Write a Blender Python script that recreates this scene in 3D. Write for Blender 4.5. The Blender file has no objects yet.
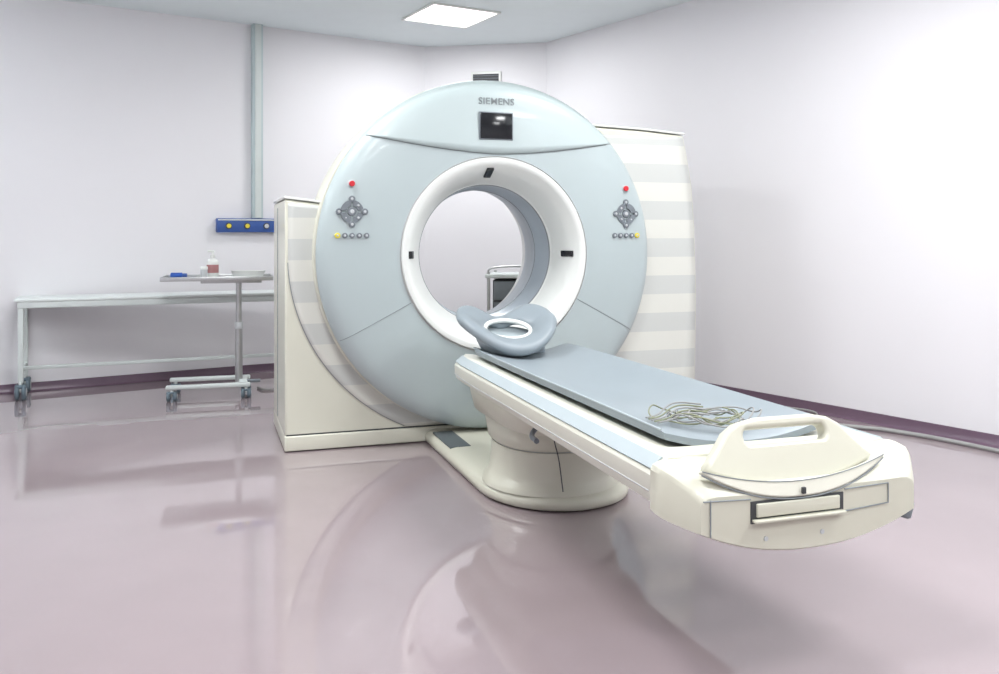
import bpy, bmesh, math, random
from mathutils import Vector, Matrix
random.seed(4)
S = bpy.context.scene
COL = S.collection
S.view_settings.view_transform = 'Standard'

def lin(c):
    return tuple(((v/255)/12.92 if v/255 <= 0.04045 else ((v/255+0.055)/1.055)**2.4) for v in c)

def mat(name, rgb, rough=0.4, metal=0.0, var=0.04, scale=6.0, coat=0.0, emit=None, estr=0.0, bump=0.0):
    m = bpy.data.materials.new(name); m.use_nodes = True
    nt = m.node_tree; b = nt.nodes['Principled BSDF']
    c = lin(rgb)
    tc = nt.nodes.new('ShaderNodeTexCoord')
    n = nt.nodes.new('ShaderNodeTexNoise'); n.inputs['Scale'].default_value = scale; n.inputs['Detail'].default_value = 3
    nt.links.new(tc.outputs['Object'], n.inputs['Vector'])
    r = nt.nodes.new('ShaderNodeValToRGB')
    r.color_ramp.elements[0].position = 0.3; r.color_ramp.elements[1].position = 0.7
    r.color_ramp.elements[0].color = (*[max(0, v*(1-var)) for v in c], 1)
    r.color_ramp.elements[1].color = (*[min(1, v*(1+var)) for v in c], 1)
    nt.links.new(n.outputs['Fac'], r.inputs['Fac'])
    nt.links.new(r.outputs['Color'], b.inputs['Base Color'])
    b.inputs['Roughness'].default_value = rough
    b.inputs['Metallic'].default_value = metal
    b.inputs['Coat Weight'].default_value = coat
    if emit:
        b.inputs['Emission Color'].default_value = (*lin(emit), 1)
        b.inputs['Emission Strength'].default_value = estr
    if bump:
        bp = nt.nodes.new('ShaderNodeBump'); bp.inputs['Strength'].default_value = bump; bp.inputs['Distance'].default_value = 0.002
        n2 = nt.nodes.new('ShaderNodeTexNoise'); n2.inputs['Scale'].default_value = 250
        nt.links.new(tc.outputs['Object'], n2.inputs['Vector'])
        nt.links.new(n2.outputs['Fac'], bp.inputs['Height']); nt.links.new(bp.outputs['Normal'], b.inputs['Normal'])
    return m

def stripe_mat(name, a, b_, period, off):
    m = mat(name, a, 0.4); nt = m.node_tree; b = nt.nodes['Principled BSDF']
    tc = nt.nodes.new('ShaderNodeTexCoord'); sx = nt.nodes.new('ShaderNodeSeparateXYZ')
    nt.links.new(tc.outputs['Object'], sx.inputs[0])
    ad = nt.nodes.new('ShaderNodeMath'); ad.operation = 'ADD'; ad.inputs[1].default_value = off
    mo = nt.nodes.new('ShaderNodeMath'); mo.operation = 'FRACT'
    dv = nt.nodes.new('ShaderNodeMath'); dv.operation = 'DIVIDE'; dv.inputs[1].default_value = period
    gt = nt.nodes.new('ShaderNodeMath'); gt.operation = 'GREATER_THAN'; gt.inputs[1].default_value = 0.5
    nt.links.new(sx.outputs['Z'], ad.inputs[0]); nt.links.new(ad.outputs[0], dv.inputs[0])
    nt.links.new(dv.outputs[0], mo.inputs[0]); nt.links.new(mo.outputs[0], gt.inputs[0])
    mx = nt.nodes.new('ShaderNodeMix'); mx.data_type = 'RGBA'
    mx.inputs[6].default_value = (*lin(a), 1); mx.inputs[7].default_value = (*lin(b_), 1)
    nt.links.new(gt.outputs[0], mx.inputs[0]); nt.links.new(mx.outputs[2], b.inputs['Base Color'])
    return m

M = {}
M['wall'] = mat('wall_paint', (227, 226, 229), 0.55, var=0.012, scale=1.2, bump=0.05)
M['ceil'] = mat('ceiling_paint', (230, 239, 241), 0.7, var=0.01)
M['floor'] = mat('floor_vinyl', (153, 140, 143), 0.055, var=0.04, scale=1.6, coat=0.5)
M['floor'].node_tree.nodes['Principled BSDF'].inputs['Coat Roughness'].default_value = 0.03
M['base'] = mat('baseboard_vinyl', (104, 84, 100), 0.25, var=0.05)
M['cream'] = mat('cream_plastic', (212, 212, 197), 0.32, var=0.01, coat=0.2)
M['tcream'] = mat('table_cream_plastic', (203, 202, 186), 0.35, var=0.01, coat=0.15)
M['tcream2'] = mat('table_trim_plastic', (212, 211, 198), 0.35, var=0.01, coat=0.15)
M['white'] = mat('white_plastic', (224, 227, 223), 0.3, var=0.01, coat=0.2)
M['blue'] = mat('pale_blue_plastic', (173, 185, 186), 0.36, var=0.015, scale=2, coat=0.1)
M['cap'] = mat('cap_plastic', (181, 194, 194), 0.36, var=0.01, coat=0.1)
M['bore'] = mat('bore_liner', (168, 178, 186), 0.3, var=0.02)
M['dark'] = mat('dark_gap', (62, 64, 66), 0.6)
M['seam'] = mat('seam_grey', (136, 143, 145), 0.6)
M['black'] = mat('black_glass', (22, 24, 28), 0.12)
M['grey'] = mat('key_grey', (112, 119, 125), 0.4)
M['lgrey'] = mat('light_grey', (190, 194, 196), 0.4)
M['red'] = mat('red_button', (200, 40, 50), 0.3)
M['yel'] = mat('yellow_button', (220, 205, 70), 0.4)
M['cush'] = mat('cushion_vinyl', (135, 145, 151), 0.42, var=0.03, scale=3)
M['cush2'] = mat('cushion_pale', (170, 181, 185), 0.42, var=0.03)
M['steel'] = mat('brushed_steel', (190, 192, 192), 0.28, metal=0.85, var=0.05, scale=20)
M['paintm'] = mat('painted_metal', (205, 212, 210), 0.4, var=0.02)
M['bench'] = mat('bench_laminate', (218, 224, 222), 0.35, var=0.02)
M['rub'] = mat('caster_rubber', (96, 112, 122), 0.5)
M['pblue'] = mat('gas_panel_blue', (52, 84, 150), 0.4)
M['cobalt'] = mat('blue_cap', (30, 80, 165), 0.4)
M['label'] = mat('red_label', (170, 120, 120), 0.5)
M['trunk'] = mat('trunking', (184, 198, 200), 0.45, var=0.02)
M['wire'] = mat('wire_green', (132, 136, 110), 0.5)
M['wireg'] = mat('cable_grey', (146, 146, 144), 0.5)
M['pad'] = mat('ribbed_pad', (88, 96, 98), 0.6)
M['stripe'] = stripe_mat('striped_panel', (216, 217, 209), (199, 202, 198), 0.225, 0.0)
M['lamp'] = mat('lamp_diffuser', (255, 238, 238), 0.5, emit=(255, 236, 236), estr=2.0)

def empty(name, loc=(0, 0, 0), rz=0):
    e = bpy.data.objects.new(name, None); COL.objects.link(e); e.location = loc; e.rotation_euler = (0, 0, rz)
    e.empty_display_size = 0.1
    return e

def fin(o, parent, ang=35):
    if parent: o.parent = parent
    if o.type == 'MESH':
        for p in o.data.polygons: p.use_smooth = True
        o.data.set_sharp_from_angle(angle=math.radians(ang))
    return o

def mesh(name, vs, fs, m, parent=None, ang=35, recalc=True):
    me = bpy.data.meshes.new(name)
    me.from_pydata([tuple(v) for v in vs], [], fs); me.update()
    if recalc:
        bm = bmesh.new(); bm.from_mesh(me); bmesh.ops.recalc_face_normals(bm, faces=bm.faces); bm.to_mesh(me); bm.free()
    me.materials.append(M[m])
    o = bpy.data.objects.new(name, me); COL.objects.link(o)
    return fin(o, parent, ang)

def box(name, c, s, m, parent=None, bev=0.004, rz=0, rot=None, seg=3):
    bm = bmesh.new(); bmesh.ops.create_cube(bm, size=1)
    bmesh.ops.scale(bm, vec=s, verts=bm.verts)
    if bev > 0:
        bmesh.ops.bevel(bm, geom=list(bm.edges), offset=min(bev, min(s)*0.49), segments=seg, affect='EDGES', profile=0.5)
    me = bpy.data.meshes.new(name); bm.to_mesh(me); bm.free(); me.materials.append(M[m])
    o = bpy.data.objects.new(name, me); COL.objects.link(o)
    o.location = c; o.rotation_euler = rot if rot else (0, 0, rz)
    return fin(o, parent)

def cyl(name, p0, p1, r, m, parent=None, seg=24, r2=None, bev=0.0):
    p0 = Vector(p0); p1 = Vector(p1); d = p1-p0; L = d.length
    r2 = r if r2 is None else r2
    q = d.to_track_quat('Z', 'Y').to_matrix()
    rings = [(r, 0), (r2, L)]
    if bev: rings = [(r-bev, 0), (r, bev), (r2, L-bev), (r2-bev, L)]
    vs = []; fs = []
    for rr, z in rings:
        for i in range(seg):
            a = 2*math.pi*i/seg; vs.append(p0+q @ Vector((rr*math.cos(a), rr*math.sin(a), z)))
    for k in range(len(rings)-1):
        for i in range(seg):
            j = (i+1) % seg; fs.append((k*seg+i, k*seg+j, (k+1)*seg+j, (k+1)*seg+i))
    fs.append(tuple(range(seg))[::-1]); n = (len(rings)-1)*seg; fs.append(tuple(range(n, n+seg)))
    return mesh(name, vs, fs, m, parent)

def revolveY(name, prof, c, m, parent, seg=128):
    """revolve (r,y) profile about the Y axis through c=(x,z)"""
    vs = []; fs = []
    for r, y in prof:
        for i in range(seg):
            a = 2*math.pi*i/seg; vs.append((c[0]+r*math.cos(a), y, c[1]+r*math.sin(a)))
    for k in range(len(prof)-1):
        for i in range(seg):
            j = (i+1) % seg; fs.append((k*seg+i, k*seg+j, (k+1)*seg+j, (k+1)*seg+i))
    return mesh(name, vs, fs, m, parent, ang=50)

def loft(name, rings, m, parent, closed=True, caps=True, ang=35):
    n = len(rings[0]); vs = [p for r in rings for p in r]; fs = []
    for k in range(len(rings)-1):
        for i in range(n if closed else n-1):
            j = (i+1) % n; fs.append((k*n+i, k*n+j, (k+1)*n+j, (k+1)*n+i))
    if caps and closed:
        fs.append(tuple(range(n))[::-1]); b = (len(rings)-1)*n; fs.append(tuple(range(b, b+n)))
    return mesh(name, vs, fs, m, parent, ang)

def tube(name, pts, r, m, parent=None, cyc=False, smooth=True):
    cu = bpy.data.curves.new(name, 'CURVE'); cu.dimensions = '3D'; cu.bevel_depth = r; cu.bevel_resolution = 4
    if smooth:
        sp = cu.splines.new('BEZIER'); sp.bezier_points.add(len(pts)-1)
        for b, p in zip(sp.bezier_points, pts):
            b.co = p; b.handle_left_type = b.handle_right_type = 'AUTO'
        sp.resolution_u = 10
    else:
        sp = cu.splines.new('POLY'); sp.points.add(len(pts)-1)
        for b, p in zip(sp.points, pts): b.co = (*p, 1)
    sp.use_cyclic_u = cyc
    cu.use_fill_caps = True; cu.materials.append(M[m])
    o = bpy.data.objects.new(name, cu); COL.objects.link(o); o.parent = parent
    return o

def plate(name, outlines, ext, bev, m, parent, loc=(0, 0, 0), rot=(math.pi/2, 0, 0), smooth=False):
    """flat filled 2D curve (with holes) extruded and bevelled"""
    cu = bpy.data.curves.new(name, 'CURVE'); cu.dimensions = '2D'; cu.fill_mode = 'BOTH'
    cu.extrude = ext; cu.bevel_depth = bev; cu.bevel_resolution = 3; cu.offset = -bev
    for pts in outlines:
        if smooth:
            sp = cu.splines.new('BEZIER'); sp.bezier_points.add(len(pts)-1)
            for b, p in zip(sp.bezier_points, pts):
                b.co = (p[0], p[1], 0); b.handle_left_type = b.handle_right_type = 'AUTO'
            sp.resolution_u = 10
        else:
            sp = cu.splines.new('POLY'); sp.points.add(len(pts)-1)
            for b, p in zip(sp.points, pts): b.co = (p[0], p[1], 0, 1)
        sp.use_cyclic_u = True
    cu.materials.append(M[m])
    o = bpy.data.objects.new(name, cu); COL.objects.link(o); o.location = loc; o.rotation_euler = rot; o.parent = parent
    return o

def capsule_pts(x0, x1, z0, z1, n=10):
    r = (z1-z0)/2; pts = []
    for i in range(n+1):
        a = -math.pi/2+math.pi*i/n; pts.append((x1-r+r*math.cos(a), (z0+z1)/2+r*math.sin(a)))
    for i in range(n+1):
        a = math.pi/2+math.pi*i/n; pts.append((x0+r+r*math.cos(a), (z0+z1)/2+r*math.sin(a)))
    return pts

# ---------------------------------------------------------------- ROOM
H = 2.89
AB = Vector((-0.697, 8.183)); BC = Vector((0.427, 7.988))
dA = Vector((-0.843, -0.538)).normalized(); dC = Vector((0.574, -0.819)).normalized()
L = AB+dA*5.6
R = BC+dC*11.5
Bk = L+dC*11.2
corners = [AB, BC, R, Bk, L]
def wall(name, a, b, t=0.15):
    n = Vector(((b-a).y, -(b-a).x)).normalized()
    cen = sum(corners, Vector((0, 0)))/5
    if (cen-a).dot(n) > 0: n = -n
    q = [a, b, b+n*t, a+n*t]
    vs = [(p.x, p.y, 0) for p in q]+[(p.x, p.y, H) for p in q]
    mesh(name, vs, [(0, 1, 2, 3), (4, 5, 6, 7), (0, 1, 5, 4), (1, 2, 6, 5), (2, 3, 7, 6), (3, 0, 4, 7)], 'wall')
    k = name.replace('wall_', 'baseboard_')
    prof = [(0.0, 0.065), (0.006, 0.063), (0.008, 0.03), (0.016, 0.010), (0.035, 0.001), (0.0, 0.001)]
    rings = [[(p.x-n.x*u, p.y-n.y*u, z) for u, z in prof] for p in (a, b)]
    loft(k, rings, 'base', None)
wall('wall_back', AB, BC); wall('wall_right', BC, R); wall('wall_rear', R, Bk); wall('wall_left', Bk, L); wall('wall_back_left', L, AB)
fl = [(p.x*1.0, p.y*1.0) for p in corners]
mesh('floor', [(x, y, 0) for x, y in fl]+[(x, y, -0.1) for x, y in fl],
     [(0, 1, 2, 3, 4), (5, 6, 7, 8, 9)]+[(i, (i+1) % 5, 5+(i+1) % 5, 5+i) for i in range(5)], 'floor')
mesh('ceiling', [(x, y, H) for x, y in fl]+[(x, y, H+0.1) for x, y in fl],
     [(0, 1, 2, 3, 4), (5, 6, 7, 8, 9)]+[(i, (i+1) % 5, 5+(i+1) % 5, 5+i) for i in range(5)], 'ceil')

def lamp(x, y, size, power, rz=math.radians(30)):
    e = empty('ceiling_light', (x, y, H), rz)
    t = 0.02; w = size
    for i, (cx, cy, sx, sy) in enumerate([(0, w/2+t/2, w+2*t, t), (0, -w/2-t/2, w+2*t, t), (w/2+t/2, 0, t, w), (-w/2-t/2, 0, t, w)]):
        box('frame_%d' % i, (cx, cy, -0.008), (sx, sy, 0.014), 'white', e, 0.002)
    box('diffuser', (0, 0, -0.004), (w, w, 0.006), 'lamp', e, 0)
    ld = bpy.data.lights.new('lamp', 'AREA'); ld.shape = 'SQUARE'; ld.size = w*0.98; ld.energy = power; ld.color = (0.975, 0.99, 1.0)
    lo = bpy.data.objects.new('lamp', ld); COL.objects.link(lo); lo.parent = e; lo.location = (0, 0, -0.012)
P = 50
org = Vector((-0.39, 6.99)); ux = Vector((math.cos(math.radians(30)), math.sin(math.radians(30)))); uy = Vector((-ux.y, ux.x))
lamp(org.x, org.y, 0.55, P*0.6)
for a, b, k in [(0, -3.4, 0.85), (0, -5.8, 1.05), (0, -8.2, 1.0), (-2.4, -2.0, 0.85), (-2.4, -4.4, 1.0), (-2.4, -6.8, 1.0)]:
    p = org+ux*a+uy*b
    lamp(p.x, p.y, 0.6, P*k)
# invented fill uplights, out of view, added to brighten the ceiling and walls
def fill_uplight(a, b, f, power):
    p = a+(b-a)*f; d = (b-a).normalized(); n = Vector((d.y, -d.x))
    cen = sum(corners, Vector((0, 0)))/5
    if (cen-a).dot(n) < 0: n = -n
    p = p+n*0.09
    e = empty('wall_uplight', (p.x, p.y, 2.22), math.atan2(d.y, d.x))
    s = 1 if Vector((-d.y, d.x)).dot(n) > 0 else -1
    box('trough_base', (0, 0, 0), (1.3, 0.14, 0.02), 'white', e, 0.003)
    box('trough_front', (0, 0.065*s, 0.045), (1.3, 0.012, 0.09), 'white', e, 0.003)
    box('trough_back', (0, -0.07*s, 0.045), (1.3, 0.03, 0.09), 'white', e, 0.003)
    for i, x in enumerate((-0.645, 0.645)): box('trough_end_%d' % i, (x, 0, 0.045), (0.012, 0.13, 0.09), 'white', e, 0.003)
    ld = bpy.data.lights.new('tube', 'AREA'); ld.shape = 'RECTANGLE'; ld.size = 1.2; ld.size_y = 0.08; ld.energy = power; ld.color = (0.975, 0.99, 1.0)  # added fill light aimed up at the ceiling
    lo = bpy.data.objects.new('tube', ld); COL.objects.link(lo); lo.parent = e; lo.location = (0, 0, 0.05); lo.rotation_euler = (math.pi, 0, 0)
fill_uplight(Bk, L, 0.86, 75)
fill_uplight(BC, R, 0.62, 65)

# ---------------------------------------------------------------- CT GANTRY
TH = math.radians(18.53)
GX, GY = math.cos(TH), math.sin(TH)
g = empty('ct_scanner', (-0.043+0.012*GX, 4.837+0.012*GY, 0), TH)
ZC = 1.04; C = (0, ZC); R0 = 0.533; RR = 0.957
def yf(r):
    t = (r-R0)/(RR-R0)
    return -0.050+0.028*t*t+0.045*max(t, 0)**14
prof = [(R0+(RR-R0)*i/40, yf(R0+(RR-R0)*i/40)) for i in range(41)]+[(0.960, 0.035), (0.960, 0.06), (0.945, 0.068)]
revolveY('front_cover', prof, C, 'blue', g)
revolveY('cover_gap', [(0.945, 0.064), (0.94, 0.10)], C, 'dark', g)
revolveY('rim_band', [(0.94, 0.095), (0.962, 0.10), (0.968, 0.115), (0.968, 0.42), (0.955, 0.47), (0.94, 0.485), (0.93, 0.70), (0.90, 0.78), (0.50, 0.80), (0.46, 0.79)], C, 'cream', g)
revolveY('bore_ring', [(R0-0.002, -0.02), (R0-0.003, -0.052), (0.524, -0.064), (0.505, -0.066), (0.485, -0.056), (0.44, 0.02), (0.40, 0.11), (0.394, 0.14), (0.389, 0.143)], C, 'white', g)
revolveY('bore_seam', [(0.3895, 0.142), (0.386, 0.144), (0.386, 0.152), (0.3885, 0.154)], C, 'seam', g)
revolveY('bore_liner', [(0.388, 0.153), (0.372, 0.27), (0.368, 0.275), (0.368, 0.40), (0.372, 0.405), (0.39, 0.56)], C, 'bore', g)
revolveY('bore_rear', [(0.39, 0.56), (0.43, 0.72), (0.47, 0.795)], C, 'white', g)
tube('bore_band', [(0.368*math.cos(a), 0.33, ZC+0.368*math.sin(a)) for a in [2*math.pi*i/64 for i in range(64)]], 0.003, 'seam', g, cyc=True, smooth=False)
tube('ring_seam', [((R0+.002)*math.cos(a), yf(R0)-0.001, ZC+(R0+.002)*math.sin(a)) for a in [2*math.pi*i/96 for i in range(96)]], 0.0022, 'lgrey', g, cyc=True, smooth=False)
def zlow(x): return 0.548+0.082*abs(x/0.70)**1.6
rings = []
NX, NZ = 60, 10
for i in range(NX+1):
    x = -0.705+1.41*i/NX
    z0 = zlow(x); z1 = math.sqrt(0.947**2-x*x)
    rings.append([(x, yf(math.hypot(x, z0+(z1-z0)*j/NZ))-0.007*(min(1, (0.95-math.hypot(x, z0+(z1-z0)*j/NZ))/0.04)), ZC+z0+(z1-z0)*j/NZ) for j in range(NZ+1)])
cap = loft('cap_panel', rings, 'cap', g, closed=False)
sm = cap.modifiers.new('s', 'SOLIDIFY'); sm.thickness = 0.006; sm.offset = 0
tube('cap_seam', [(x, yf(math.hypot(x, zlow(x)))-0.002, ZC+zlow(x)-0.002) for x in [-0.705+1.41*i/30 for i in range(31)]], 0.0020, 'seam', g)
for k, a in enumerate((math.radians(208), math.radians(-28))):
    tube('panel_seam_%d' % k, [(r*math.cos(a), yf(r)-0.0005, ZC+r*math.sin(a)) for r in [R0+(0.95-R0)*i/12 for i in range(13)]], 0.0022, 'seam', g)
box('display_bezel', (-0.006, -0.058, 1.738), (0.195, 0.012, 0.152), 'grey', g, 0.004)
box('display_screen', (-0.006, -0.0655, 1.738), (0.180, 0.006, 0.138), 'black', g, 0.002)
tx = bpy.data.curves.new('lettering', 'FONT'); tx.body = 'SIEMENS'; tx.size = 0.052; tx.align_x = 'CENTER'; tx.align_y = 'CENTER'; tx.extrude = 0.002; tx.offset = 0.0003; tx.space_character = 1.08
tx.materials.append(M['seam'])
to = bpy.data.objects.new('lettering', tx); COL.objects.link(to); to.parent = g; to.location = (0.0, yf(0.84)-0.013, 1.872); to.rotation_euler = (math.pi/2, 0, 0)
def face_y(x, z): return yf(math.hypot(x, z-ZC))
def cluster(sx, k):
    x0 = 0.785*sx
    y = face_y(x0, 1.27)
    def disc(n, x, z, r, m, d=0.010): cyl(n, (x, y+0.012, z), (x, face_y(x, z)-d, z), r, m, g, 24, bev=0.002)
    disc('red_button_%d' % k, x0, 1.412, 0.015, 'red', 0.018)
    disc('red_button_collar_%d' % k, x0, 1.412, 0.021, 'lgrey', 0.006)
    disc('keypad_centre_%d' % k, x0, 1.267, 0.023, 'grey')
    disc('keypad_centre_cap_%d' % k, x0, 1.267, 0.011, 'lgrey', 0.013)
    for q in range(4):
        a0 = q*math.pi/2
        cx, cz = x0+0.066*math.cos(a0), 1.267+0.066*math.sin(a0)
        disc('arrow_key_%d_%d' % (k, q), cx, cz, 0.017, 'grey')
        disc('arrow_symbol_%d_%d' % (k, q), cx, cz, 0.007, 'lgrey', 0.0125)
        a1 = a0+math.radians(8); a2 = a0+math.radians(82)
        out = [(0.060*math.cos(a1+(a2-a1)*i/8), 0.060*math.sin(a1+(a2-a1)*i/8)) for i in range(9)]
        inn = [(0.030*math.cos(a2-(a2-a1)*i/8), 0.030*math.sin(a2-(a2-a1)*i/8)) for i in range(9)]
        plate('keypad_arc_%d_%d' % (k, q), [out+inn], 0.005, 0, 'grey', g, loc=(x0, y-0.005, 1.267))
        am = a0+math.pi/4
        disc('keypad_symbol_%d_%d' % (k, q), x0+0.045*math.cos(am), 1.267+0.045*math.sin(am), 0.006, 'lgrey', 0.0125)
    for q in range(5):
        x = x0+(q-2)*0.037
        mm = 'yel' if (q == 0 and sx < 0) or (q == 4 and sx > 0) else 'grey'
        disc('row_button_%d_%d' % (k, q), x, 1.143, 0.0145, mm)
        disc('row_symbol_%d_%d' % (k, q), x, 1.143, 0.006, 'lgrey', 0.0125)
cluster(-1, 0); cluster(1, 1)
A59 = math.radians(59.4)
box('laser_window_top', (-0.03, -0.003, ZC+0.447), (0.040, 0.014, 0.085), 'black', g, 0.004, rot=(A59, 0, 0))
box('laser_window_left', (-0.472, -0.038, ZC+0.0), (0.055, 0.014, 0.040), 'black', g, 0.003, rot=(0, 0, A59))
box('laser_window_right', (0.442, 0.012, ZC+0.0), (0.085, 0.012, 0.034), 'black', g, 0.003, rot=(0, 0, -A59))

def cabinet(name, out, y0, y1, m, bev=0.014):
    n = len(out); vs = [(x, y0, z) for x, z in out]+[(x, y1, z) for x, z in out]
    fs = [tuple(range(n)), tuple(range(n, 2*n))[::-1]]+[(i, (i+1) % n, n+(i+1) % n, n+i) for i in range(n)]
    o = mesh(name, vs, fs, m, g, 30)
    b = o.modifiers.new('b', 'BEVEL'); b.width = bev; b.segments = 4; b.limit_method = 'ANGLE'; b.angle_limit = math.radians(35)
    return o
cabinet('left_cabinet', [(-1.107, 0.012), (-1.107, 1.335), (-0.80, 1.298), (-0.55, 1.29), (-0.55, 0.5), (0.0, 0.2), (0.0, 0.012)], 0.155, 0.93, 'cream')
rightout = [(0, 0.012), (1.345, 0.012), (1.362, 0.35), (1.368, 0.80), (1.355, 1.20), (1.335, 1.45), (1.30, 1.64), (1.275, 1.752), (1.0, 1.772), (0.5, 1.79), (0.55, 0.5), (0, 0.2)]
cabinet('right_cabinet', rightout, 0.155, 0.93, 'cream')
cabinet('left_lid', [(-1.112, 1.338), (-1.112, 1.352), (-0.80, 1.316), (-0.60, 1.312), (-0.60, 1.299), (-0.80, 1.303)], 0.15, 0.935, 'white', 0.005)
cabinet('right_lid', [(1.285, 1.757), (1.28, 1.770), (1.0, 1.79), (0.5, 1.808), (0.5, 1.795), (1.0, 1.777)], 0.15, 0.935, 'white', 0.005)
box('base_plinth', (0.12, 0.53, 0.045), (2.46, 0.78, 0.078), 'cream', g, 0.006)
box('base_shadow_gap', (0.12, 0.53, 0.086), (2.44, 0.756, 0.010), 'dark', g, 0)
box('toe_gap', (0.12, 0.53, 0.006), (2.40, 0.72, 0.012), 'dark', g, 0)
def zrows(z0, z1, n): return [z0+(z1-z0)*i/n for i in range(n+1)]
def arcx(z): return 1.092*math.sqrt(max(0, 1-((z-ZC)/1.04)**2))
ring = []
for z in zrows(0.094, 1.314, 60):
    xl = -min(1.092, arcx(z)) if z < ZC else -1.092
    xr = -math.sqrt(max(0, 0.87**2-(z-ZC)**2))
    ring.append([(xl+(xr-xl)*j/8, 0.149, z if z < 1.29 else z-0.02*(j/8)) for j in range(9)])
loft('striped_panel_left', ring, 'stripe', g, closed=False)
def rx(z):
    pts = [(0.0, 1.335), (0.35, 1.352), (0.80, 1.358), (1.20, 1.345), (1.45, 1.325), (1.64, 1.29), (1.76, 1.262)]
    for (a, xa), (b, xb) in zip(pts, pts[1:]):
        if a <= z <= b: return xa+(xb-xa)*(z-a)/(b-a)
    return 1.262
ring = []
for z in zrows(0.094, 1.742, 80):
    xr = rx(z)-0.006; xl = math.sqrt(max(0, 0.87**2-(z-ZC)**2)) if z < 1.6 else 0.66
    ring.append([(xl+(xr-xl)*j/8, 0.149, z) for j in range(9)])
loft('striped_panel_right', ring, 'stripe', g, closed=False)
for o in [bpy.data.objects['striped_panel_left'], bpy.data.objects['striped_panel_right']]:
    s_ = o.modifiers.new('s', 'SOLIDIFY'); s_.thickness = 0.008; s_.offset = 0
tube('arc_seam', [(-min(1.094, arcx(z))-0.001, 0.148, z) for z in zrows(0.10, 1.0, 30)], 0.003, 'seam', g)
box('side_panel_seam', (-1.1085, 0.62, 0.70), (0.004, 0.006, 1.2), 'seam', g, 0)

# ---------------------------------------------------------------- PATIENT TABLE
TX = -0.018
t = empty('patient_table', (-0.043+TX*GX, 4.837+TX*GY, 0), TH)
def ell(cx, cy, rx_, ry, z, n=48, p=2.0):
    out = []
    for i in range(n):
        a = 2*math.pi*i/n; c, s = math.cos(a), math.sin(a)
        out.append((cx+rx_*math.copysign(abs(c)**(2/p), c), cy+ry*math.copysign(abs(s)**(2/p), s), z))
    return out
def baseout(hw, cy, y1, cx=0.015, z=0):
    pts = []
    for i in range(25):
        a = math.pi+math.pi*i/24
        pts.append((cx+hw*math.cos(a), cy+hw*math.sin(a)*1.14, z))
    pts += [(cx+hw, y1*0.5+cy*0.5, z), (cx+hw, y1, z), (cx-hw, y1, z), (cx-hw, y1*0.5+cy*0.5, z)]
    return pts
loft('base_plate', [baseout(h, -0.88, 0.13, z=z) for h, z in ((0.320, 0.003), (0.338, 0.012), (0.342, 0.035), (0.332, 0.055), (0.306, 0.066), (0.28, 0.070))], 'tcream', t, ang=60)
box('foot_pad', (-0.245, -0.12, 0.068), (0.11, 0.36, 0.012), 'pad', t, 0.004)
cx0 = -0.005; cyy = -0.93
loft('column_flare', [ell(cx0, cyy, a, b_, z, p=p) for a, b_, z, p in ((0.310, 0.31, 0.060, 2), (0.303, 0.305, 0.085, 2), (0.285, 0.295, 0.10, 2), (0.272, 0.285, 0.125, 2.1), (0.262, 0.282, 0.18, 2.2), (0.258, 0.28, 0.235, 2.3))], 'tcream', t, ang=60)
loft('column_joint', [ell(cx0, cyy, 0.250, 0.272, 0.23, p=2.3), ell(cx0, cyy, 0.250, 0.272, 0.25, p=2.3)], 'lgrey', t)
loft('column_middle', [ell(cx0, cyy, 0.258, 0.285, 0.242, p=2.4), ell(cx0, cyy, 0.268, 0.30, 0.25, p=2.5), ell(cx0, cyy, 0.275, 0.32, 0.33, p=2.8), ell(cx0, cyy, 0.268, 0.315, 0.34, p=2.8)], 'tcream', t, ang=60)
loft('column_head', [ell(cx0, -0.96, 0.268, 0.37, 0.338, p=3.5), ell(cx0, -0.96, 0.300, 0.42, 0.352, p=4), ell(cx0, -0.98, 0.312, 0.46, 0.42, p=4.5), ell(cx0, -0.98, 0.312, 0.46, 0.455, p=4.5)], 'tcream', t, ang=60)
box('carriage_beam', (0, -1.72, 0.436), (0.52, 1.65, 0.044), 'lgrey', t, 0.01)
def sect(y, hw, zt=0.566, zb=0.455, low=0.30):
    k = hw/0.39
    h = [(0.0, zt-0.028), (0.14*k, zt-0.024), (0.25*k, zt-0.010), (0.305*k, zt+0.004), (0.335*k, zt+0.006), (hw-0.046, zt+0.004), (hw-0.006, zt-0.028),
         (hw, zt-0.036), (hw, zb+0.035), (hw-0.008, zb+0.012), (low*k+0.03, zb), (low*k, zb-0.004), (0.1, zb-0.004)]
    return [(x, y, z) for x, z in h]+[(-x, y, z) for x, z in h[::-1] if x > 0]
ys = [(-0.475, 0.27, 0.548, 0.475), (-0.485, 0.30, 0.560, 0.462), (-0.51, 0.33, 0.565, 0.456), (-0.56, 0.350, 0.566, 0.455), (-0.70, 0.362, 0.566, 0.455), (-1.5, 0.376, 0.566, 0.452), (-2.58, 0.390, 0.566, 0.445)]
loft('tabletop_body', [sect(y, h, a, b) for y, h, a, b in ys], 'tcream2', t, ang=28)
EY = ((-0.56, 0.350), (-0.70, 0.362), (-1.5, 0.376), (-2.565, 0.390))
for s, nm in ((-1, 'left'), (1, 'right')):
    rg = []
    for y, h in EY:
        a = (s*(h-0.042), 0.5685); b = (s*(h-0.008), 0.5415); nx, nz = s*0.0035, 0.0042
        rg.append([(a[0], y, a[1]), (b[0], y, b[1]), (b[0]+nx, y, b[1]+nz), (a[0]+nx, y, a[1]+nz)])
    loft('side_rail_'+nm, rg, 'cush2', t)
    tube('side_seam_'+nm, [(s*(h+0.0005), y, 0.488) for y, h in EY], 0.0015, 'lgrey', t)
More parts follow.
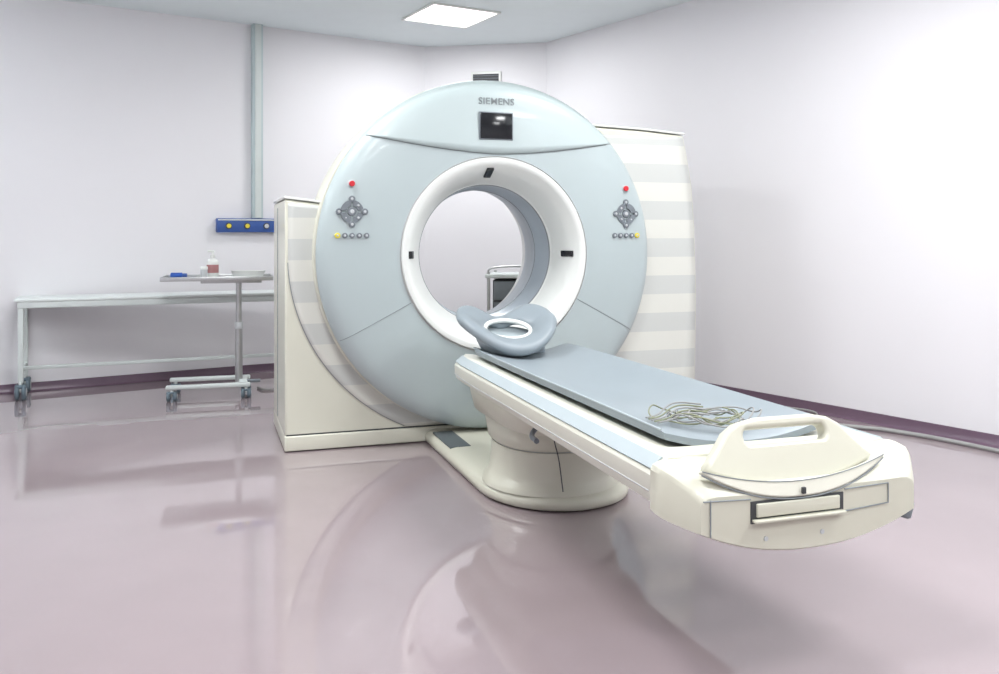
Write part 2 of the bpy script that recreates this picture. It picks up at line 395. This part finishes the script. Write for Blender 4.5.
def msect(y, hw, dz=0.0, th=0.024):
    xs = [i/10 for i in range(-10, 11)]
    top = [(x*hw, y, 0.542+dz+0.044*abs(x)**2.2+th*(1-0.25*abs(x)**8)) for x in xs]
    bot = [(x*hw*0.985, y, 0.540+0.038*abs(x)**2.2) for x in xs[::-1]]
    return top+bot
loft('mattress', [msect(-0.50, 0.22, -0.004, 0.012), msect(-0.52, 0.24), msect(-0.62, 0.262), msect(-1.0, 0.268), msect(-2.0, 0.270), msect(-2.40, 0.270), msect(-2.425, 0.266, -0.002, 0.018)], 'cush', t, ang=50)
tube('mattress_piping', [(-0.252, -0.55, 0.604), (-0.267, -1.0, 0.605), (-0.269, -2.0, 0.605), (-0.269, -2.41, 0.604)], 0.003, 'cush2', t)

# headrest: thick tilted cradle, wings raised, dipped toward the gantry, oval inner ring
def headrest(X, Y, Z):
    n = 80; m_ = 22
    vs = []; fs = []
    for i in range(n):
        a = 2*math.pi*i/n; c, s = math.cos(a), math.sin(a)
        ox = 0.245*math.copysign(abs(c)**0.72, c)*(1.0 if s > 0 else 1.0-0.22*abs(s)); oy = 0.205*math.copysign(abs(s)**0.80, s)
        ix = 0.120*c; iy = 0.095*s
        up = s*0.5+0.5
        notch = 0.065*math.exp(-(c/0.36)**2)*(max(0, s)**0.5)
        wing = 0.060*abs(c)**1.3
        zo = 0.175*up+wing-notch; zi = 0.040+0.080*up-0.3*notch
        po = Vector((ox, oy, zo)); pi_ = Vector((ix, iy, zi))
        mid = (po+pi_)/2; half = (po-pi_)/2; w = half.length; e1 = half.normalized()
        tg = Vector((-s, c, 0)); e2 = e1.cross(tg).normalized()
        if e2.z < 0: e2 = -e2
        for j in range(m_):
            b = 2*math.pi*j/m_; cb, sb_ = math.cos(b), math.sin(b)
            vs.append(tuple(mid+e1*(w*math.copysign(abs(cb)**0.75, cb))+e2*(0.032*math.copysign(abs(sb_)**0.9, sb_))))
    for i in range(n):
        for j in range(m_):
            i2 = (i+1) % n; j2 = (j+1) % m_
            fs.append((i*m_+j, i2*m_+j, i2*m_+j2, i*m_+j2))
    o = mesh('headrest_cushion', vs, fs, 'cush', t, 80); o.location = (X, Y, Z)
    vs = []; fs = []
    for i in range(n):
        a = 2*math.pi*i/n; c, s = math.cos(a), math.sin(a)
        for j in range(14):
            b = 2*math.pi*j/14; tr = 0.014
            vs.append(((0.116+tr*math.cos(b))*c, (0.090+tr*math.cos(b))*s, 0.055+0.068*(s*0.5+0.5)+tr*0.8*math.sin(b)))
    for i in range(n):
        for j in range(14):
            i2 = (i+1) % n; j2 = (j+1) % 14
            fs.append((i*14+j, i2*14+j, i2*14+j2, i*14+j2))
    o = mesh('headrest_inner_ring', vs, fs, 'white', t, 80); o.location = (X, Y, Z)
    rg = []
    for z, k in ((-0.035, 0.5), (-0.03, 0.8), (0.0, 1.0), (0.02, 1.02), (0.024, 0.85), (0.020, 0.5)):
        rg.append([(0.155*k*math.cos(2*math.pi*i/40), 0.13*k*math.sin(2*math.pi*i/40), z+(0.07*k if z > -.02 else 0.02)*max(0, 0.5+0.5*math.sin(2*math.pi*i/40))) for i in range(40)])
    o = loft('headrest_shell', rg, 'cush2', t, ang=60); o.location = (X, Y, Z)
headrest(-0.085, -0.57, 0.600)
box('headrest_tongue', (-0.02, -0.46, 0.585), (0.26, 0.24, 0.04), 'cush', t, 0.014)

# foot block
def fsect(y, hw, zt, zb, ze, dip=0.0):
    n = 24; pts = []
    for i in range(n+1):
        x = hw-2*hw*i/n; pts.append((x, y, zb+(ze-zb)*abs(x/hw)**2.2))
    pts += [(-hw, y, zt-0.022), (-hw+0.006, y, zt-0.010), (-hw+0.022, y, zt-0.002), (-hw+0.045, y, zt)]
    pts += [(x, y, zt-0.002-dip) for x in (-0.2, 0, 0.2)]
    pts += [(hw-0.045, y, zt), (hw-0.022, y, zt-0.002), (hw-0.006, y, zt-0.010), (hw, y, zt-0.022)]
    return pts
loft('foot_block', [fsect(-2.46, 0.31, 0.560, 0.43, 0.46), fsect(-2.48, 0.33, 0.572, 0.40, 0.455), fsect(-2.575, 0.36, 0.573, 0.360, 0.442), fsect(-2.578, 0.392, 0.568, 0.362, 0.444), fsect(-2.60, 0.392, 0.568, 0.350, 0.440), fsect(-2.625, 0.389, 0.565, 0.344, 0.436), fsect(-2.650, 0.376, 0.556, 0.340, 0.430), fsect(-2.690, 0.346, 0.528, 0.341, 0.420), fsect(-2.706, 0.334, 0.512, 0.343, 0.416), fsect(-2.714, 0.326, 0.502, 0.349, 0.415)], 'tcream', t, ang=26)
HX = 0.77; HC = -0.035
up = [(-0.335, 0.540), (-0.305, 0.562), (-0.265, 0.595), (-0.225, 0.630), (-0.18, 0.650), (-0.11, 0.660), (0.11, 0.660), (0.18, 0.650), (0.225, 0.630), (0.265, 0.595), (0.305, 0.562), (0.335, 0.540)]
dn = [(0.335-0.67*i/20, 0.484+0.050*abs(1-i/10)**2) for i in range(0, 21)]
tilt = math.radians(90-20)
plate('handle_plate', [[(x*HX, z-0.475) for x, z in up+dn[1:-1]], [(x*HX, z-0.475) for x, z in capsule_pts(-0.165, 0.165, 0.592, 0.632)][::-1]], 0.013, 0.010, 'tcream', t, loc=(HC, -2.680, 0.492), rot=(tilt, 0, 0))
arc = [(-0.360+0.72*i/20, 0.036+0.044*abs(1-i/10)**2) for i in range(21)]
arc2 = [(0.360-0.72*i/20, -0.004+0.078*abs(1-i/10)**2.2) for i in range(21)]
plate('crescent_trim', [[(x*HX, z) for x, z in arc+arc2]], 0.006, 0.004, 'tcream2', t, loc=(HC, -2.714, 0.486), rot=(tilt, 0, 0))
tube('crescent_edge', [(x*HX+HC, -2.7155-0.004+z*math.cos(tilt), 0.484+z*math.sin(tilt)) for x, z in arc2], 0.0020, 'seam', t)
tube('crescent_top_edge', [(x*HX+HC, -2.7155-0.009+z*math.cos(tilt), 0.488+z*math.sin(tilt)) for x, z in arc], 0.0014, 'seam', t)
box('latch', (HC, -2.726, 0.500), (0.010, 0.008, 0.016), 'dark', t, 0.001)
box('drawer_recess', (-0.045, -2.711, 0.454), (0.28, 0.012, 0.056), 'dark', t, 0.001)
box('drawer_front', (-0.045, -2.716, 0.459), (0.250, 0.014, 0.034), 'tcream', t, 0.003)
box('drawer_lip', (-0.045, -2.724, 0.434), (0.274, 0.020, 0.007), 'tcream', t, 0.002)
tube('face_seam_left', [(-0.300, -2.7155, 0.496), (-0.300, -2.7155, 0.405)], 0.002, 'seam', t, smooth=False)
tube('face_seam_top', [(-0.320, -2.7155, 0.494), (-0.185, -2.7155, 0.488)], 0.0018, 'seam', t, smooth=False)
tube('face_seam_right', [(0.100, -2.7155, 0.488), (0.24, -2.7155, 0.492), (0.24, -2.7155, 0.44), (0.100, -2.7155, 0.431)], 0.002, 'seam', t, smooth=False)
for k, x in enumerate((-0.14, 0.03)):
    cyl('screw_%d' % k, (x, -2.70, 0.385), (x, -2.7165, 0.385), 0.006, 'lgrey', t)
tube('release_lever', [(0.34, -2.60, 0.40), (0.38, -2.60, 0.375), (0.405, -2.60, 0.372)], 0.012, 'grey', t)
cyl('release_knob', (0.395, -2.60, 0.350), (0.41, -2.60, 0.400), 0.022, 'grey', t, bev=0.006)
tube('side_latch', [(-0.27, -1.46, 0.42), (-0.31, -1.50, 0.398), (-0.33, -1.60, 0.395)], 0.010, 'grey', t)
tube('hanging_wire', [(-0.15, -1.40, 0.42), (-0.14, -1.30, 0.34), (-0.10, -1.255, 0.22), (-0.08, -1.25, 0.09)], 0.0025, 'dark', t)

wb = empty('cable_bundle', (-0.043+TX*GX, 4.837+TX*GY, 0), TH)
for k in range(9):
    cx, cy = -0.04+random.uniform(-0.03, 0.03), -2.28+random.uniform(-0.03, 0.03)
    ra, rb = random.uniform(0.08, 0.15), random.uniform(0.05, 0.10); ph = random.uniform(0, 6)
    pts = []
    for i in range(9):
        a = ph+i*0.58
        x = cx+ra*math.cos(a)+random.uniform(-.006, .006); y = cy+rb*math.sin(a)
        pts.append((x, y, 0.572+0.044*abs(x/0.272)**2.2+0.010+random.uniform(0, 0.03)))
    tube('lead_%d' % k, pts, 0.0024, 'wire' if k % 2 else 'wireg', wb)
for k in range(5):
    tube('lead_tail_%d' % k, [(-0.02, -2.26+0.012*k, 0.600+0.006*k), (-0.10, -2.27+0.02*k, 0.612+0.004*k), (-0.18, -2.31+0.02*k, 0.606), (-0.25, -2.36+0.018*k, 0.612)], 0.0026, 'wire' if k % 2 else 'wireg', wb)

hz = empty('floor_cable', (0, 0, 0))
tube('hose', [(1.5, 4.9, 0.014), (1.8, 5.25, 0.014), (2.14, 5.17, 0.014), (2.35, 5.0, 0.014), (2.50, 4.80, 0.014), (2.62, 4.60, 0.014)], 0.012, 'wireg', hz)
tube('thin_cable', [(1.25, 6.5, 0.008), (1.50, 6.36, 0.008), (1.80, 5.88, 0.008), (2.02, 5.62, 0.008), (1.86, 5.45, 0.008), (1.6, 5.5, 0.008)], 0.007, 'wireg', hz)

# ---------------------------------------------------------------- WHEELED BENCH
bl = Vector((-3.34, 6.05)); br = Vector((-1.55, 6.83))
bd = (br-bl).normalized(); BLn = (br-bl).length; rz = math.atan2(bd.y, bd.x)
b = empty('wheeled_bench', (bl.x, bl.y, 0), rz)
W = 0.40
box('bench_top', (BLn/2, W/2, 0.691), (BLn, W, 0.020), 'bench', b, 0.004)
box('front_rail', (BLn/2, 0.02, 0.658), (BLn-0.04, 0.03, 0.045), 'paintm', b, 0.004)
box('rear_rail', (BLn/2, W-0.02, 0.658), (BLn-0.04, 0.03, 0.045), 'paintm', b, 0.004)
def caster(p, x, y, r, k, zt):
    for s in (-1, 1):
        cyl('caster_%s_wheel_%d' % (k, s), (x+s*0.008, y, r), (x+s*0.034, y, r), r, 'rub', p, 28, bev=0.008)
        cyl('caster_%s_hub_%d' % (k, s), (x+s*0.030, y, r), (x+s*0.037, y, r), r*0.5, 'lgrey', p, 20, bev=0.002)
    box('caster_%s_fork' % k, (x, y, (r+zt)/2+0.01), (0.016, r*1.0, zt-r), 'paintm', p, 0.004)
    box('caster_%s_hood' % k, (x, y, r*1.75), (0.07, r*1.3, r*0.5), 'rub', p, r*0.2)
    cyl('caster_%s_stem' % k, (x, y, r), (x, y, zt+0.01), 0.014, 'steel', p, 16)
for i, x in enumerate((0.04, BLn-0.05)):
    for j, y in enumerate((0.025, W-0.03)):
        box('leg_%d%d' % (i, j), (x, y, 0.40), (0.035, 0.035, 0.56), 'paintm', b, 0.005)
        caster(b, x, y, 0.055, '%d%d' % (i, j), 0.125)
    box('end_rail_%d' % i, (x, W/2, 0.20), (0.03, W-0.08, 0.03), 'paintm', b, 0.005)
    box('end_rail_top_%d' % i, (x, W/2, 0.655), (0.03, W-0.08, 0.04), 'paintm', b, 0.005)
box('lower_rail', (BLn/2, 0.10, 0.212), (BLn-0.08, 0.025, 0.025), 'paintm', b, 0.004)

# ---------------------------------------------------------------- INSTRUMENT TROLLEY
TR = (-1.875, 6.33)
it = empty('instrument_trolley', (TR[0], TR[1], 0), math.radians(16))
tc_ = -0.14
box('tray_deck', (tc_, 0.0, 0.832), (0.74, 0.40, 0.012), 'steel', it, 0.004)
for i, (x, y, sx, sy) in enumerate([(tc_, -0.20, 0.75, 0.012), (tc_, 0.20, 0.75, 0.012), (tc_-0.37, 0, 0.012, 0.40), (tc_+0.37, 0, 0.012, 0.40)]):
    box('tray_rim_%d' % i, (x, y, 0.840), (sx, sy, 0.030), 'steel', it, 0.004)
box('tray_support', (-0.05, 0, 0.812), (0.42, 0.05, 0.025), 'steel', it, 0.005)
cyl('outer_column', (0, 0, 0.08), (0, 0, 0.50), 0.026, 'steel', it, bev=0.003)
cyl('inner_column', (0, 0, 0.49), (0, 0, 0.805), 0.021, 'steel', it)
cyl('column_collar', (0, 0, 0.47), (0, 0, 0.52), 0.030, 'lgrey', it, bev=0.004)
box('base_spine', (0.03, 0, 0.095), (0.06, 0.36, 0.03), 'paintm', it, 0.008)
box('base_leg_front', (-0.20, -0.17, 0.095), (0.56, 0.045, 0.03), 'paintm', it, 0.010)
box('base_leg_rear', (-0.20, 0.17, 0.095), (0.56, 0.045, 0.03), 'paintm', it, 0.010)
for i, (x, y) in enumerate([(-0.44, -0.17), (-0.44, 0.17), (0.05, -0.17), (0.05, 0.17)]):
    caster(it, x, y, 0.034, str(i), 0.085)
box('pedal', (0.10, -0.05, 0.10), (0.10, 0.04, 0.02), 'grey', it, 0.005)

def place_on_tray(x, y):
    c, s = math.cos(math.radians(16)), math.sin(math.radians(16))
    return (TR[0]+x*c-y*s, TR[1]+x*s+y*c, 0.839)
sb = empty('disinfectant_bottle', place_on_tray(-0.18, 0.02))
def revZ(name, prof, m, parent, seg=28):
    vs = []; fs = []
    for r, z in prof:
        for i in range(seg):
            a = 2*math.pi*i/seg; vs.append((r*math.cos(a), r*math.sin(a), z))
    for k in range(len(prof)-1):
        for i in range(seg):
            j = (i+1) % seg; fs.append((k*seg+i, k*seg+j, (k+1)*seg+j, (k+1)*seg+i))
    fs.append(tuple(range(seg))); n = (len(prof)-1)*seg; fs.append(tuple(range(n, n+seg)))
    return mesh(name, vs, fs, m, parent, 50)
revZ('bottle_body', [(0.038, 0), (0.041, 0.004), (0.041, 0.11), (0.034, 0.128), (0.015, 0.138), (0.015, 0.148)], 'white', sb)
revZ('bottle_label', [(0.0415, 0.035), (0.0418, 0.036), (0.0418, 0.092), (0.0415, 0.093)], 'label', sb)
revZ('pump_collar', [(0.018, 0.144), (0.018, 0.162), (0.010, 0.165), (0.008, 0.185)], 'white', sb)
box('pump_head', (-0.010, 0, 0.189), (0.05, 0.020, 0.014), 'white', sb, 0.005)
jr = empty('specimen_jar', place_on_tray(-0.235, -0.06))
revZ('jar_body', [(0.022, 0), (0.024, 0.003), (0.024, 0.06), (0.02, 0.066)], 'lgrey', jr)
revZ('jar_lid', [(0.026, 0.062), (0.026, 0.08), (0.023, 0.083)], 'white', jr)
bc = empty('blue_tube', place_on_tray(-0.40, -0.02), 0.2)
cyl('tube_barrel', (-0.06, 0, 0.020), (0.02, 0, 0.020), 0.020, 'cobalt', bc, bev=0.004)
cyl('tube_cap', (0.02, 0, 0.020), (0.05, 0, 0.020), 0.015, 'pblue', bc, bev=0.003)
pt = empty('kidney_dish', place_on_tray(0.06, -0.02), 0.1)
def dish(k, z, n=40):
    out = []
    for i in range(n):
        a = 2*math.pi*i/n; x = 0.12*k*math.cos(a); y = 0.055*k*math.sin(a)
        out.append((x, y+0.03*(x/0.12)**2, z))
    return out
loft('dish_body', [dish(0.85, 0.001), dish(1.0, 0.046), dish(1.04, 0.048), dish(0.97, 0.046), dish(0.82, 0.006)], 'white', pt, ang=50)

# ---------------------------------------------------------------- WALL FITTINGS
rzA = math.atan2(0.538, 0.843)
def onA(s):
    k = (s-AB.x)/dA.x; return AB+dA*k
p = onA(-2.03)
tk = empty('cable_trunking', (p.x, p.y, 0), rzA)
box('trunk_body', (0, -0.03, (1.28+H)/2), (0.085, 0.06, H-1.28), 'trunk', tk, 0.004)
box('trunk_cover', (0, -0.063, (1.28+H)/2), (0.05, 0.008, H-1.29), 'paintm', tk, 0.002)
p = onA(-2.09)
gp = empty('medical_gas_panel', (p.x, p.y, 1.222), rzA)
box('panel_body', (0, -0.03, 0), (0.52, 0.06, 0.115), 'pblue', gp, 0.008)
box('panel_strip_top', (0, -0.062, 0.045), (0.51, 0.006, 0.012), 'lgrey', gp, 0.001)
for i, x in enumerate((-0.17, -0.02, 0.14)):
    cyl('outlet_ring_%d' % i, (x, -0.055, -0.005), (x, -0.070, -0.005), 0.026, 'dark', gp, bev=0.003)
    cyl('outlet_core_%d' % i, (x, -0.065, -0.005), (x, -0.078, -0.005), 0.018, 'yel' if i < 2 else 'lgrey', gp, bev=0.002)
vx = -0.12; fr = (vx-AB.x)/(BC.x-AB.x); vp = AB+(BC-AB)*fr
vt = empty('wall_vent', (vp.x, vp.y, 2.55), math.atan2((BC-AB).y, (BC-AB).x))
box('vent_frame', (0, -0.015, 0), (0.28, 0.03, 0.18), 'white', vt, 0.004)
box('vent_hole', (0, -0.028, 0), (0.24, 0.01, 0.13), 'dark', vt, 0)
for i in range(5):
    box('louvre_%d' % i, (0, -0.033, -0.05+0.025*i), (0.24, 0.012, 0.006), 'grey', vt, 0.001, rot=(0.5, 0, 0))

# ---------------------------------------------------------------- CART BEHIND SCANNER
ct = empty('equipment_cart', (0.19, 6.85, 0), math.radians(-8))
box('cart_top', (0, 0, 0.83), (0.55, 0.42, 0.03), 'paintm', ct, 0.008)
box('cart_body', (0.02, 0.02, 0.55), (0.48, 0.38, 0.50), 'dark', ct, 0.006)
for i in range(3): box('drawer_%d' % i, (0.02, -0.175, 0.72-0.16*i), (0.46, 0.02, 0.14), 'grey', ct, 0.006)
for i, (x, y) in enumerate([(-0.25, -0.19), (0.25, -0.19), (-0.25, 0.19), (0.25, 0.19)]):
    cyl('cart_post_%d' % i, (x, y, 0.12), (x, y, 0.86), 0.013, 'steel', ct)
    caster(ct, x, y, 0.045, str(i), 0.12)
box('cart_shelf', (0, 0, 0.27), (0.52, 0.40, 0.02), 'paintm', ct, 0.005)
tube('cart_rail', [(-0.25, -0.19, 0.84), (-0.25, -0.19, 0.875), (-0.22, -0.19, 0.893), (0.22, -0.19, 0.893), (0.25, -0.19, 0.875), (0.25, -0.19, 0.84)], 0.008, 'steel', ct)
fc = empty('power_cable', (0, 0, 0))
tube('cord', [(-1.80, 6.55, 0.010), (-1.70, 6.45, 0.010), (-1.60, 6.55, 0.010), (-1.45, 6.5, 0.010), (-1.30, 6.4, 0.010)], 0.008, 'wireg', fc)

# ---------------------------------------------------------------- WORLD + CAMERA
w = bpy.data.worlds.new('world'); S.world = w; w.use_nodes = True
w.node_tree.nodes['Background'].inputs[0].default_value = (0.8, 0.85, 0.9, 1); w.node_tree.nodes['Background'].inputs[1].default_value = 0.3
cam = bpy.data.cameras.new('camera'); co = bpy.data.objects.new('camera', cam); COL.objects.link(co)
co.location = (0, 0, 1.151); co.rotation_euler = (math.pi/2, 0, 0)
cam.sensor_width = 36; cam.lens = 880/999*36; cam.shift_y = -103/999; cam.clip_start = 0.02
S.camera = co
